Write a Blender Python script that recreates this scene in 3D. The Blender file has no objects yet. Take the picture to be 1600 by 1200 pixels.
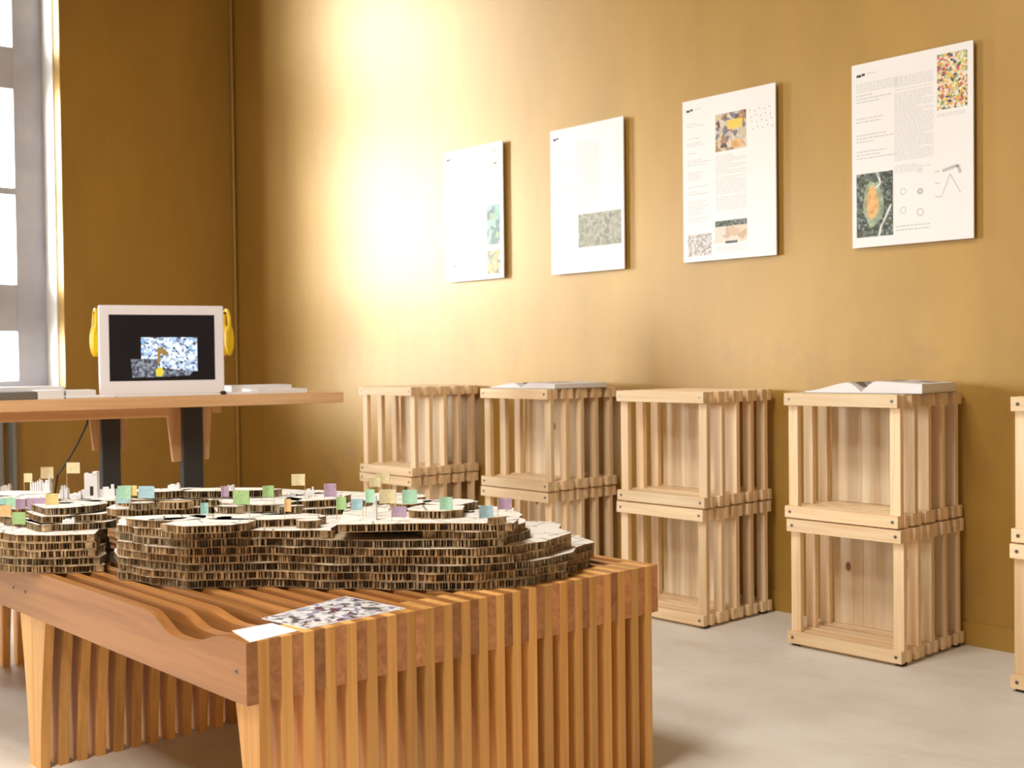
import bpy, bmesh, math, random
from mathutils import Vector, Matrix
from mathutils.geometry import tessellate_polygon
random.seed(7)
FILL = 230; SKY = 8.5; SUNP = 88; SUNDIR = (-.64, -.74, .0); SUNR = 40
C = bpy.context.scene.collection
PI = math.pi

# ------------------------------------------------------------------ camera
FPX, YAW, PIT, ROL, H = 1837.8, 0.7382, -0.0209, -0.0115, 1.5
D = Vector((-math.cos(YAW), math.sin(YAW), 0)); R = Vector((math.sin(YAW), math.cos(YAW), 0)); Z = Vector((0, 0, 1))
F = D*math.cos(PIT) + Z*math.sin(PIT); U = -D*math.sin(PIT) + Z*math.cos(PIT)
RR = R*math.cos(ROL) + U*math.sin(ROL); UU = -R*math.sin(ROL) + U*math.cos(ROL)
def ray(px, py):
    return F + RR*((px-800)/FPX) - UU*((py-600)/FPX)
def at_z(px, py, z):
    r = ray(px, py); return Vector((0, 0, H)) + r*((z-H)/r.z)
def at_d(px, py, d):
    return Vector((0, 0, H)) + ray(px, py)*d
def at_y(px, py, y):
    r = ray(px, py); return Vector((0, 0, H)) + r*(y/r.y)
def at_x(px, py, x):
    r = ray(px, py); return Vector((0, 0, H)) + r*(x/r.x)
cam = bpy.data.cameras.new('camera'); co = bpy.data.objects.new('camera', cam); C.objects.link(co)
co.matrix_world = Matrix(((RR.x, UU.x, -F.x, 0), (RR.y, UU.y, -F.y, 0), (RR.z, UU.z, -F.z, H), (0, 0, 0, 1)))
cam.sensor_width = 36; cam.sensor_fit = 'HORIZONTAL'; cam.lens = 36*FPX/1600
cam.dof.use_dof = True; cam.dof.focus_distance = 4.3; cam.dof.aperture_fstop = 3.6
bpy.context.scene.camera = co

# ------------------------------------------------------------------ materials
def new_mat(name):
    m = bpy.data.materials.new(name); m.use_nodes = True
    nt = m.node_tree; return m, nt, nt.nodes['Principled BSDF']
def N(nt, t, **k):
    n = nt.nodes.new(t)
    for a, v in k.items(): setattr(n, a, v)
    return n
def plain(name, col, rough=.6, metal=0, spec=.5, noise=0, nscale=8, bump=0):
    m, nt, b = new_mat(name)
    b.inputs['Base Color'].default_value = (*col, 1); b.inputs['Roughness'].default_value = rough
    b.inputs['Metallic'].default_value = metal; b.inputs['Specular IOR Level'].default_value = spec
    if noise or bump:
        tc = N(nt, 'ShaderNodeTexCoord'); n = N(nt, 'ShaderNodeTexNoise'); n.inputs['Scale'].default_value = nscale; n.inputs['Detail'].default_value = 5
        nt.links.new(tc.outputs['Object'], n.inputs['Vector'])
        if noise:
            r = N(nt, 'ShaderNodeValToRGB'); r.color_ramp.elements[0].position = .3; r.color_ramp.elements[1].position = .7
            r.color_ramp.elements[0].color = (*[c*(1-noise) for c in col], 1); r.color_ramp.elements[1].color = (*[min(1, c*(1+noise)) for c in col], 1)
            nt.links.new(n.outputs[0], r.inputs[0]); nt.links.new(r.outputs[0], b.inputs['Base Color'])
        if bump:
            bp = N(nt, 'ShaderNodeBump'); bp.inputs['Strength'].default_value = bump; bp.inputs['Distance'].default_value = .01
            nt.links.new(n.outputs[0], bp.inputs['Height']); nt.links.new(bp.outputs[0], b.inputs['Normal'])
    return m
def wood(name, c1, c2, axis, rough=.55, vary=.25, knots=False, spec=.4):
    m, nt, b = new_mat(name); L = nt.links
    tc = N(nt, 'ShaderNodeTexCoord'); oi = N(nt, 'ShaderNodeObjectInfo')
    add = N(nt, 'ShaderNodeVectorMath', operation='MULTIPLY_ADD')
    cmb = N(nt, 'ShaderNodeCombineXYZ')
    for i in range(3): L.new(oi.outputs['Random'], cmb.inputs[i])
    add.inputs[1].default_value = (31, 17, 23); L.new(cmb.outputs[0], add.inputs[0]); L.new(tc.outputs['Object'], add.inputs[2])
    mp = N(nt, 'ShaderNodeMapping'); s = [38, 38, 38]; s[axis] = 1.6; mp.inputs['Scale'].default_value = s
    L.new(add.outputs[0], mp.inputs['Vector'])
    n = N(nt, 'ShaderNodeTexNoise'); n.inputs['Scale'].default_value = 1; n.inputs['Detail'].default_value = 4; n.inputs['Distortion'].default_value = .6
    L.new(mp.outputs[0], n.inputs['Vector'])
    mp2 = N(nt, 'ShaderNodeMapping'); s2 = [9, 9, 9]; s2[axis] = .8; mp2.inputs['Scale'].default_value = s2
    L.new(add.outputs[0], mp2.inputs['Vector'])
    w = N(nt, 'ShaderNodeTexNoise'); w.inputs['Scale'].default_value = 1; L.new(mp2.outputs[0], w.inputs['Vector'])
    mx = N(nt, 'ShaderNodeMix', data_type='FLOAT'); mx.inputs[0].default_value = .45
    L.new(n.outputs[0], mx.inputs[2]); L.new(w.outputs[0], mx.inputs[3])
    r = N(nt, 'ShaderNodeValToRGB'); r.color_ramp.elements[0].position = .36; r.color_ramp.elements[1].position = .62
    r.color_ramp.elements[0].color = (*c1, 1); r.color_ramp.elements[1].color = (*c2, 1); L.new(mx.outputs[0], r.inputs[0])
    hsv = N(nt, 'ShaderNodeHueSaturation')
    mr = N(nt, 'ShaderNodeMapRange'); mr.inputs[3].default_value = 1-vary; mr.inputs[4].default_value = 1+vary*.5
    L.new(oi.outputs['Random'], mr.inputs[0]); L.new(mr.outputs[0], hsv.inputs['Value'])
    last = r.outputs[0]
    if knots:
        mp3 = N(nt, 'ShaderNodeMapping'); s3 = [5, 5, 5]; s3[axis] = 3.2; mp3.inputs['Scale'].default_value = s3; L.new(add.outputs[0], mp3.inputs['Vector'])
        v = N(nt, 'ShaderNodeTexVoronoi'); v.inputs['Scale'].default_value = 1; L.new(mp3.outputs[0], v.inputs['Vector'])
        kr = N(nt, 'ShaderNodeValToRGB'); kr.color_ramp.elements[0].position = .06; kr.color_ramp.elements[0].color = (1, 1, 1, 1)
        kr.color_ramp.elements[1].position = .10; kr.color_ramp.elements[1].color = (0, 0, 0, 1); L.new(v.outputs['Distance'], kr.inputs[0])
        km = N(nt, 'ShaderNodeMix', data_type='RGBA'); L.new(kr.outputs[0], km.inputs[0]); L.new(last, km.inputs[6]); km.inputs[7].default_value = (.26, .12, .05, 1); last = km.outputs[2]
    L.new(last, hsv.inputs['Color']); L.new(hsv.outputs[0], b.inputs['Base Color'])
    b.inputs['Roughness'].default_value = rough; b.inputs['Specular IOR Level'].default_value = spec
    bp = N(nt, 'ShaderNodeBump'); bp.inputs['Strength'].default_value = .15; bp.inputs['Distance'].default_value = .003
    L.new(n.outputs[0], bp.inputs['Height']); L.new(bp.outputs[0], b.inputs['Normal'])
    return m
def palette(name, cols, scale, emit=0, rough=.45):
    """printed picture: irregular patches of the given colours"""
    m, nt, b = new_mat(name); L = nt.links
    tc = N(nt, 'ShaderNodeTexCoord'); v = N(nt, 'ShaderNodeTexVoronoi'); v.inputs['Scale'].default_value = scale
    dn = N(nt, 'ShaderNodeTexNoise'); dn.inputs['Scale'].default_value = scale*.6
    ad = N(nt, 'ShaderNodeVectorMath', operation='MULTIPLY_ADD'); ad.inputs[1].default_value = (1.5/scale,)*3
    L.new(tc.outputs['Object'], dn.inputs['Vector']); L.new(dn.outputs['Color'], ad.inputs[0]); L.new(tc.outputs['Object'], ad.inputs[2]); L.new(ad.outputs[0], v.inputs['Vector'])
    sp = N(nt, 'ShaderNodeSeparateColor'); L.new(v.outputs['Color'], sp.inputs[0])
    r = N(nt, 'ShaderNodeValToRGB'); r.color_ramp.interpolation = 'CONSTANT'
    while len(r.color_ramp.elements) < len(cols): r.color_ramp.elements.new(.5)
    for i, c in enumerate(cols):
        r.color_ramp.elements[i].position = i/len(cols); r.color_ramp.elements[i].color = (*c, 1)
    L.new(sp.outputs[0], r.inputs[0]); L.new(r.outputs[0], b.inputs['Base Color']); b.inputs['Roughness'].default_value = rough
    if emit:
        L.new(r.outputs[0], b.inputs['Emission Color']); b.inputs['Emission Strength'].default_value = emit
        b.inputs['Base Color'].default_value = (.02, .02, .02, 1); nt.links.remove(b.inputs['Base Color'].links[0])
    return m

def gold_wall():
    m, nt, b = new_mat('gold_paint'); L = nt.links
    tc = N(nt, 'ShaderNodeTexCoord')
    mp = N(nt, 'ShaderNodeMapping'); mp.inputs['Scale'].default_value = (1.1, 1.1, .35); L.new(tc.outputs['Object'], mp.inputs['Vector'])
    n = N(nt, 'ShaderNodeTexNoise'); n.inputs['Scale'].default_value = 1.6; n.inputs['Detail'].default_value = 7; n.inputs['Roughness'].default_value = .6; L.new(mp.outputs[0], n.inputs['Vector'])
    r = N(nt, 'ShaderNodeValToRGB'); e = r.color_ramp.elements
    e[0].position = .3; e[0].color = (.385, .215, .032, 1); e[1].position = .7; e[1].color = (.475, .275, .045, 1); L.new(n.outputs[0], r.inputs[0])
    # faint scuffs in a band above crate height
    n2 = N(nt, 'ShaderNodeTexNoise'); n2.inputs['Scale'].default_value = 3.2; n2.inputs['Detail'].default_value = 9; n2.inputs['Roughness'].default_value = .7; L.new(tc.outputs['Object'], n2.inputs['Vector'])
    r2 = N(nt, 'ShaderNodeValToRGB'); r2.color_ramp.elements[0].position = .54; r2.color_ramp.elements[1].position = .66
    L.new(n2.outputs[0], r2.inputs[0])
    sep = N(nt, 'ShaderNodeSeparateXYZ'); L.new(tc.outputs['Object'], sep.inputs[0])
    band = N(nt, 'ShaderNodeMapRange', interpolation_type='SMOOTHSTEP'); band.inputs[1].default_value = 2.0; band.inputs[2].default_value = 1.5; L.new(sep.outputs['Z'], band.inputs[0])
    mu = N(nt, 'ShaderNodeMath', operation='MULTIPLY'); L.new(r2.outputs[0], mu.inputs[0]); L.new(band.outputs[0], mu.inputs[1])
    mu2 = N(nt, 'ShaderNodeMath', operation='MULTIPLY'); mu2.inputs[1].default_value = .45; L.new(mu.outputs[0], mu2.inputs[0])
    mx = N(nt, 'ShaderNodeMix', data_type='RGBA'); L.new(mu2.outputs[0], mx.inputs[0]); L.new(r.outputs[0], mx.inputs[6]); mx.inputs[7].default_value = (.36, .19, .06, 1)
    L.new(mx.outputs[2], b.inputs['Base Color'])
    b.inputs['Roughness'].default_value = .50; b.inputs['Metallic'].default_value = .2; b.inputs['Coat Weight'].default_value = .7; b.inputs['Coat IOR'].default_value = 1.5; b.inputs['Coat Roughness'].default_value = .44
    mp3 = N(nt, 'ShaderNodeMapping'); mp3.inputs['Scale'].default_value = (14, 14, 3); L.new(tc.outputs['Object'], mp3.inputs['Vector'])
    n3 = N(nt, 'ShaderNodeTexNoise'); n3.inputs['Scale'].default_value = 1.; n3.inputs['Detail'].default_value = 4; L.new(mp3.outputs[0], n3.inputs['Vector'])
    bp = N(nt, 'ShaderNodeBump'); bp.inputs['Strength'].default_value = .12; bp.inputs['Distance'].default_value = .01
    L.new(n3.outputs[0], bp.inputs['Height']); L.new(bp.outputs[0], b.inputs['Normal'])
    return m
def concrete():
    m, nt, b = new_mat('polished_concrete'); L = nt.links
    tc = N(nt, 'ShaderNodeTexCoord'); n = N(nt, 'ShaderNodeTexNoise'); n.inputs['Scale'].default_value = 1.3; n.inputs['Detail'].default_value = 9; n.inputs['Roughness'].default_value = .65
    L.new(tc.outputs['Object'], n.inputs['Vector'])
    r = N(nt, 'ShaderNodeValToRGB'); e = r.color_ramp.elements; e[0].position = .3; e[0].color = (.68, .63, .55, 1); e[1].position = .62; e[1].color = (.83, .80, .74, 1); L.new(n.outputs[0], r.inputs[0])
    mp = N(nt, 'ShaderNodeMapping'); mp.inputs['Rotation'].default_value = (0, 0, .9); mp.inputs['Scale'].default_value = (.5, 2.2, 1); L.new(tc.outputs['Object'], mp.inputs['Vector'])
    n2 = N(nt, 'ShaderNodeTexNoise'); n2.inputs['Scale'].default_value = 1.5; n2.inputs['Detail'].default_value = 8; n2.inputs['Roughness'].default_value = .7; L.new(mp.outputs[0], n2.inputs['Vector'])
    r2 = N(nt, 'ShaderNodeValToRGB'); r2.color_ramp.elements[0].position = .54; r2.color_ramp.elements[1].position = .7; L.new(n2.outputs[0], r2.inputs[0])
    mu = N(nt, 'ShaderNodeMath', operation='MULTIPLY'); mu.inputs[1].default_value = .55; L.new(r2.outputs[0], mu.inputs[0])
    mx = N(nt, 'ShaderNodeMix', data_type='RGBA'); L.new(mu.outputs[0], mx.inputs[0]); L.new(r.outputs[0], mx.inputs[6]); mx.inputs[7].default_value = (.62, .50, .34, 1)
    L.new(mx.outputs[2], b.inputs['Base Color']); b.inputs['Roughness'].default_value = .5
    bp = N(nt, 'ShaderNodeBump'); bp.inputs['Strength'].default_value = .1; bp.inputs['Distance'].default_value = .01; L.new(n.outputs[0], bp.inputs['Height']); L.new(bp.outputs[0], b.inputs['Normal'])
    return m
def glass():
    m = bpy.data.materials.new('window_glass'); m.use_nodes = True; nt = m.node_tree; nt.nodes.clear()
    o = N(nt, 'ShaderNodeOutputMaterial'); t = N(nt, 'ShaderNodeBsdfTransparent'); g = N(nt, 'ShaderNodeBsdfGlossy'); g.inputs['Roughness'].default_value = .02
    mx = N(nt, 'ShaderNodeMixShader'); mx.inputs[0].default_value = .05
    t.inputs[0].default_value = (.97, .985, .98, 1)
    nt.links.new(t.outputs[0], mx.inputs[1]); nt.links.new(g.outputs[0], mx.inputs[2]); nt.links.new(mx.outputs[0], o.inputs[0]); return m

P1, P2 = (.80, .54, .29), (.94, .74, .48)
M = dict(gold=gold_wall(), floor=concrete(), glass=glass(),
    plaster=plain('white_plaster', (.80, .78, .74), .7), ceil=plain('ceiling_paint', (.22, .20, .17), .8),
    frame=plain('window_paint', (.50, .50, .56), .5, noise=.12, nscale=3),
    steel=plain('dark_steel', (.028, .028, .03), .5), radi=plain('radiator_enamel', (.25, .24, .22), .4),
    screw=plain('screw_zinc', (.30, .28, .26), .35, metal=.9), hole=plain('recess_shade', (.05, .035, .025), .8),  # dark tone paints the shade of screw sockets and the card doorway
    paper=plain('white_paper', (.86, .86, .88), .5), board=plain('white_foam_board', (.88, .87, .87), .4),
    ink=plain('grey_ink', (.52, .52, .53), .6), black=plain('black_ink', (.02, .02, .02), .6),
    edge=plain('board_edge', (.33, .30, .18), .7), shell=plain('white_plastic', (.90, .88, .92), .3),
    screen=plain('screen_dark', (.020, .018, .022), .2, spec=.12), yellow=plain('yellow_plastic', (.85, .55, .0), .35),
    card=plain('brown_card', (.46, .32, .175), .85, noise=.45, nscale=45), sheet=None,
    cable=plain('black_rubber', (.02, .02, .02), .6), foam=plain('white_model_card', (.84, .84, .86), .5),
    grey=plain('grey_cover', (.16, .145, .12), .6), pin=plain('wood_stick', (.62, .46, .28), .6))
for i, a in enumerate('xyz'):
    M['pine_'+a] = wood('pine_'+a, P1, P2, i, vary=.14)
    M['fir_'+a] = wood('fir_'+a, (.38, .15, .042), (.54, .24, .07), i, rough=.32, vary=.22, spec=.45)
    M['desk_'+a] = wood('desk_'+a, (.70, .40, .19), (.86, .56, .30), i, rough=.45, vary=.1)
M['firslat'] = wood('fir_slat', (.68, .33, .085), (.90, .50, .16), 2, rough=.42, vary=.25)
M['firend'] = wood('fir_end', (.46, .19, .075), (.70, .33, .14), 0, rough=.7, vary=.35)
M['panel'] = wood('pine_panel', (.80, .60, .38), (.93, .79, .58), 2, vary=.1, knots=True)
def sheet_mat():
    m, nt, b = new_mat('map_print_sheet'); L = nt.links
    tc = N(nt, 'ShaderNodeTexCoord'); v = N(nt, 'ShaderNodeTexVoronoi', feature='DISTANCE_TO_EDGE'); v.inputs['Scale'].default_value = 9; L.new(tc.outputs['Object'], v.inputs['Vector'])
    r = N(nt, 'ShaderNodeValToRGB'); r.color_ramp.elements[0].position = .02; r.color_ramp.elements[0].color = (.33, .29, .25, 1); r.color_ramp.elements[1].position = .035; r.color_ramp.elements[1].color = (.82, .78, .71, 1)
    L.new(v.outputs['Distance'], r.inputs[0])
    n = N(nt, 'ShaderNodeTexNoise'); n.inputs['Scale'].default_value = 6; L.new(tc.outputs['Object'], n.inputs['Vector'])
    r2 = N(nt, 'ShaderNodeValToRGB'); r2.color_ramp.elements[0].position = .52; r2.color_ramp.elements[1].position = .58; L.new(n.outputs[0], r2.inputs[0])
    mx = N(nt, 'ShaderNodeMix', data_type='RGBA'); L.new(r2.outputs[0], mx.inputs[0]); L.new(r.outputs[0], mx.inputs[6]); mx.inputs[7].default_value = (.84, .80, .74, 1)
    L.new(mx.outputs[2], b.inputs['Base Color']); b.inputs['Roughness'].default_value = .55; return m
M['sheet'] = sheet_mat()

# ------------------------------------------------------------------ helpers
def box(bm, x0, x1, y0, y1, z0, z1, mi=0, M4=None):
    vs = [Vector((x, y, z)) for z in (z0, z1) for y in (y0, y1) for x in (x0, x1)]
    if M4: vs = [M4 @ v for v in vs]
    v = [bm.verts.new(p) for p in vs]
    for q in ((0, 2, 3, 1), (4, 5, 7, 6), (0, 1, 5, 4), (2, 6, 7, 3), (0, 4, 6, 2), (1, 3, 7, 5)):
        f = bm.faces.new([v[i] for i in q]); f.material_index = mi
def prism(bm, pts, h0, h1, mi=0, top_mi=None):
    """pts: list of 2D xy, extruded h0..h1 in z"""
    a = [bm.verts.new((p[0], p[1], h0)) for p in pts]; b = [bm.verts.new((p[0], p[1], h1)) for p in pts]; n = len(pts)
    for i in range(n):
        f = bm.faces.new((a[i], a[(i+1) % n], b[(i+1) % n], b[i])); f.material_index = mi
    for tri in tessellate_polygon([[Vector((p[0], p[1], 0)) for p in pts]]):
        try:
            f = bm.faces.new([b[i] for i in tri]); f.material_index = mi if top_mi is None else top_mi
            f = bm.faces.new([a[i] for i in tri]); f.material_index = mi
        except ValueError: pass
def xz_prism(bm, pts, y0, y1, mi=0):
    a = [bm.verts.new((p[0], y0, p[1])) for p in pts]; b = [bm.verts.new((p[0], y1, p[1])) for p in pts]; n = len(pts)
    for i in range(n): bm.faces.new((a[i], a[(i+1) % n], b[(i+1) % n], b[i])).material_index = mi
    for tri in tessellate_polygon([[Vector((p[0], p[1], 0)) for p in pts]]):
        bm.faces.new([a[i] for i in tri]).material_index = mi; bm.faces.new([b[i] for i in tri]).material_index = mi
def cyl(bm, p0, p1, r, seg=12, r2=None, mi=0):
    p0, p1 = Vector(p0), Vector(p1); d = (p1-p0).normalized(); u = d.orthogonal().normalized(); v = d.cross(u); r2 = r if r2 is None else r2
    a = [bm.verts.new(p0+(u*math.cos(t)+v*math.sin(t))*r) for t in [2*PI*i/seg for i in range(seg)]]
    b = [bm.verts.new(p1+(u*math.cos(t)+v*math.sin(t))*r2) for t in [2*PI*i/seg for i in range(seg)]]
    for i in range(seg): bm.faces.new((a[i], a[(i+1) % seg], b[(i+1) % seg], b[i])).material_index = mi
    bm.faces.new(a[::-1]).material_index = mi; bm.faces.new(b).material_index = mi
def tube(bm, pts, r, seg=8):
    pts = [Vector(p) for p in pts]; rings = []
    for i, p in enumerate(pts):
        d = (pts[min(i+1, len(pts)-1)]-pts[max(i-1, 0)]).normalized(); u = d.cross(Vector((.13, .31, .94))).normalized(); v = d.cross(u)
        rings.append([bm.verts.new(p+(u*math.cos(2*PI*k/seg)+v*math.sin(2*PI*k/seg))*r) for k in range(seg)])
    for a, b in zip(rings, rings[1:]):
        for k in range(seg): bm.faces.new((a[k], a[(k+1) % seg], b[(k+1) % seg], b[k]))
    bm.faces.new(rings[0][::-1]); bm.faces.new(rings[-1])
def obj(name, bm, mats, parent=None, bevel=0, smooth=False):
    if bevel:
        bmesh.ops.bevel(bm, geom=list(bm.edges), offset=bevel, segments=1, affect='EDGES', clamp_overlap=True)
    bmesh.ops.recalc_face_normals(bm, faces=bm.faces)
    me = bpy.data.meshes.new(name); bm.to_mesh(me); bm.free()
    for m in (mats if isinstance(mats, (list, tuple)) else [mats]): me.materials.append(m)
    if smooth:
        for p in me.polygons: p.use_smooth = True
    o = bpy.data.objects.new(name, me); C.objects.link(o)
    if parent: o.parent = parent
    return o
def boxo(name, dims, mat, parent=None, bevel=0):
    bm = bmesh.new(); box(bm, *dims); return obj(name, bm, mat, parent, bevel)
def tag(o, label, cat, group=None, kind=None):
    o['label'] = label; o['category'] = cat
    if group: o['group'] = group
    if kind: o['kind'] = kind
    return o
def thing(name, label, cat, loc=(0, 0, 0), rz=0, group=None):
    o = bpy.data.objects.new(name, None); C.objects.link(o); o.location = loc; o.rotation_euler = (0, 0, rz)
    return tag(o, label, cat, group)
KIDS = {}
def copy_tree(o, parent=None):
    c = o.copy(); C.objects.link(c); c.parent = parent
    for ch in [x for x in list(bpy.data.objects) if x.parent == o]: copy_tree(ch, c)
    return c
def struct(name, bm, mat, bevel=0):
    o = obj(name, bm, mat, None, bevel); o['kind'] = 'structure'; return o

# ------------------------------------------------------------------ room
W = 5.799; BX = -10.38; FX = 4.2; NY = -4.6; CZ = 6.0; TH = .47
bm = bmesh.new(); box(bm, BX-TH, FX+TH, NY-TH, W+.3, -.2, 0); struct('floor', bm, M['floor'])
bm = bmesh.new(); box(bm, BX-TH, FX+TH, NY-TH, W+.3, CZ, CZ+.2); struct('ceiling', bm, M['ceil'])
bm = bmesh.new(); box(bm, BX-TH, FX+TH, W, W+.3, 0, CZ); struct('wall_right', bm, M['gold'])
def wall_with_holes(name, u0, u1, holes, mk):
    """holes: (ua, ub, za, zb); mk(bm,u0,u1,z0,z1)"""
    bm = bmesh.new(); u = u0
    for a, b, za, zb in sorted(holes):
        mk(bm, u, a, 0, CZ); mk(bm, a, b, 0, za); mk(bm, a, b, zb, CZ); u = b
    mk(bm, u, u1, 0, CZ); return struct(name, bm, M['gold'])
WY1 = 4.09; WY0 = 2.25; SILL = 1.27; WTOP = 5.7
bk = [(WY0, WY1, SILL, WTOP), (-3.0, -.8, 1.0, 3.3)]
wall_with_holes('wall_back', NY-TH, W, bk, lambda b, a, c, z0, z1: box(b, BX-TH, BX, a, c, z0, z1))
nr = [(2.0, 3.0, .9, 3.4)]  # unseen window opening added as fill for the crate fronts
wall_with_holes('wall_left', BX, FX, nr, lambda b, a, c, z0, z1: box(b, a, c, NY-TH, NY, z0, z1))
fill_front = [(-2.6, -1.6, .9, 3.6)]  # unseen window opening added to brighten the bench end
wall_with_holes('wall_front', NY-TH, W, fill_front, lambda b, a, c, z0, z1: box(b, FX, FX+TH, a, c, z0, z1))
def portal(loc, rot, sx, sy):
    l = bpy.data.lights.new('window_daylight', 'AREA'); l.shape = 'RECTANGLE'; l.size = sx; l.size_y = sy; l.cycles.is_portal = True
    o = bpy.data.objects.new('window_daylight', l); C.objects.link(o); o.location = loc; o.rotation_euler = rot
def window(n, mkbox, a, b, za, zb, stile=.09, bars=()):
    """mkbox(bm,u0,u1,z0,z1,depth0,depth1)"""
    root = bpy.data.objects.new('window_%d' % n, None); C.objects.link(root); root['kind'] = 'structure'
    bm = bmesh.new()
    mkbox(bm, a, a+stile, za, zb, 0, .07); mkbox(bm, b-stile, b, za, zb, 0, .07)
    mkbox(bm, a+stile, b-stile, za, za+.09, 0, .07); mkbox(bm, a+stile, b-stile, zb-.09, zb, 0, .07)
    for z0, z1 in bars: mkbox(bm, a+stile, b-stile, z0, z1, .005, .065)
    mkbox(bm, (a+b)/2-.03, (a+b)/2+.03, za+.09, zb-.09, .0, .072)
    obj('window_frame', bm, M['frame'], root)
    bm = bmesh.new(); mkbox(bm, a+stile, b-stile, za+.09, zb-.09, .033, .038); obj('pane', bm, M['glass'], root)
# back wall windows: frame sits at the outer side of a deep reveal
mkb = lambda b, u0, u1, z0, z1, d0, d1: box(b, BX-TH+.02+d0, BX-TH+.02+d1, u0, u1, z0, z1)
window(1, mkb, WY0, WY1, SILL, WTOP, .27, [(3.96, 4.33), (3.02, 3.08), (1.80, 2.22)])
window(2, mkb, -3.0, -.8, 1.0, 3.3, .08, [(2.4, 2.46)])  # unseen second window, added to throw side light on crates and wall
for i, (a, c, z0, z1) in enumerate(nr):
    window(3+i, lambda b, u0, u1, y0, y1, d0, d1: box(b, u0, u1, NY-TH+.02+d0, NY-TH+.02+d1, y0, y1), a, c, z0, z1, .08, [(3.2, 3.28)])
    portal(((a+c)/2, NY-TH-.02, (z0+z1)/2), (PI/2, 0, 0), c-a, z1-z0)
for i, (a, c, z0, z1) in enumerate(fill_front):
    window(4+i, lambda b, u0, u1, y0, y1, d0, d1: box(b, FX+TH-.02-d1, FX+TH-.02-d0, u0, u1, y0, y1), a, c, z0, z1, .08, [(3.1, 3.18)])
    portal((FX+TH+.02, (a+c)/2, (z0+z1)/2), (PI/2, 0, PI/2), c-a, z1-z0)
for a, c, z0, z1 in bk: portal((BX-TH-.02, (a+c)/2, (z0+z1)/2), (PI/2, 0, -PI/2), c-a, z1-z0)
# plastered lining of the visible reveal (its first few centimetres stay gold) and the sill
bm = bmesh.new()
box(bm, BX-TH+.095, BX-.13, WY1-.012, WY1, SILL, WTOP); box(bm, BX-TH+.095, BX-.13, WY0, WY0+.012, SILL, WTOP)
struct('trim_1', bm, M['plaster'])
bm = bmesh.new(); box(bm, BX-TH+.095, BX+.03, WY0+.012, WY1-.012, SILL, SILL+.03); struct('trim_2', bm, M['plaster'])
bm = bmesh.new(); cyl(bm, (BX+.017, W-.022, 0), (BX+.017, W-.022, CZ), .016, 12); struct('trim_3', bm, M['gold'])
bm = bmesh.new(); box(bm, BX+.05, FX, W-.012, W, 0, .12); struct('baseboard_right', bm, M['gold'], 0)
bm = bmesh.new(); box(bm, BX, BX+.012, NY, W-.05, 0, .12); struct('baseboard_back', bm, M['gold'], 0)

# radiator below the window
t = thing('radiator', 'grey ribbed column radiator on the wall under the window', 'radiator', (BX+.13, 3.1, 0))
for k in range(11):
    bm = bmesh.new(); y = -.62+k*.11
    for dx in (-.05, .03): cyl(bm, (dx, y, .2), (dx, y, 1.08), .026, 10)
    box(bm, -.07, .05, y-.04, y+.04, 1.05, 1.11); box(bm, -.07, .05, y-.04, y+.04, .15, .22); obj('radiator_section', bm, M['radi'], t, .008)
bm = bmesh.new()
for y in (-.6, .46): box(bm, -.05, .03, y-.02, y+.02, 0, .16)
obj('foot', bm, M['radi'], t)

# ------------------------------------------------------------------ crates
CW, CD, CH = .643, .632, .651
def make_crate():
    t = thing('slatted_crate', '', 'crate')
    rw, rh, pw = .0316, .064, .056
    per = (CD-3*rw)/4
    zs = ((.004, rh), (CH-rh-.004, CH-.004))
    for s in range(5):
        y = s*per
        for q, yy in enumerate((y, y+2*rw)):
            for z0, z1 in zs:
                e = random.uniform(-.003, .003)
                r = boxo('rail', (0+e, CW+e, yy+.0004, yy+rw-.0004, z0, z1), M['pine_x'], t, .0015)
                if s == 0 and q == 0:
                    for x in (.03, CW-.03):
                        bm = bmesh.new(); cyl(bm, (x, -.0015, (z0+z1)/2), (x, .004, (z0+z1)/2), .0085, 14); sc = obj('screw', bm, M['screw'], r)
                        bm = bmesh.new(); cyl(bm, (x, -.0019, (z0+z1)/2), (x, .001, (z0+z1)/2), .0035, 6); bm2 = bm
                        # raised dark disc in the screw mesh paints the shade of its recess
                        me = sc.data; b3 = bmesh.new(); b3.from_mesh(me); bm2.free()
                        cyl(b3, (x, -.002, (z0+z1)/2), (x, .001, (z0+z1)/2), .004, 6, mi=1); b3.to_mesh(me); b3.free(); me.materials.append(M['hole'])
        for x0 in (.004, CW-pw-.004):
            boxo('slat', (x0, x0+pw, y+rw+.0004, y+2*rw-.0004, .006, CH-.006), M['pine_z'], t, .0015)
    # centre panel of three glued boards
    bm = bmesh.new(); y = .345
    for i in range(3):
        a = .004+pw+.002 + i*(CW-2*pw-.012)/3; box(bm, a+.0006, a+(CW-2*pw-.012)/3-.0006, y, y+.018, rh+.002, CH-rh-.006)
    obj('panel', bm, M['panel'], t, .001)
    return t
proto = make_crate()
ST = [(-7.352, 5.12, 0), (-5.938, 5.11, .0), (-4.707, 5.105, 0), (-3.542, 5.135, .0), (-2.363, 5.12, 0)]
desc = ['leftmost stack, beside the desk', 'second stack from the left', 'middle stack, nothing on top', 'stack under the rightmost booklet', 'stack cut by the right edge']
first = True
for i, (x, y, a) in enumerate(ST):
    for k in range(2):
        o = proto if first else copy_tree(proto); first = False
        j = .006 if k else 0
        if i == 3 and k: j = -.012
        o.location = (x+(j), y, .012 + k*CH); o.rotation_euler = (0, 0, a + (.006 if (i+k) % 2 else -.004))
        o['label'] = 'pale slatted crate, %s one of the %s' % ('upper' if k else 'lower', desc[i]); o['category'] = 'crate'; o['group'] = 'slatted pine crates stacked in pairs along the gold wall'
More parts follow.
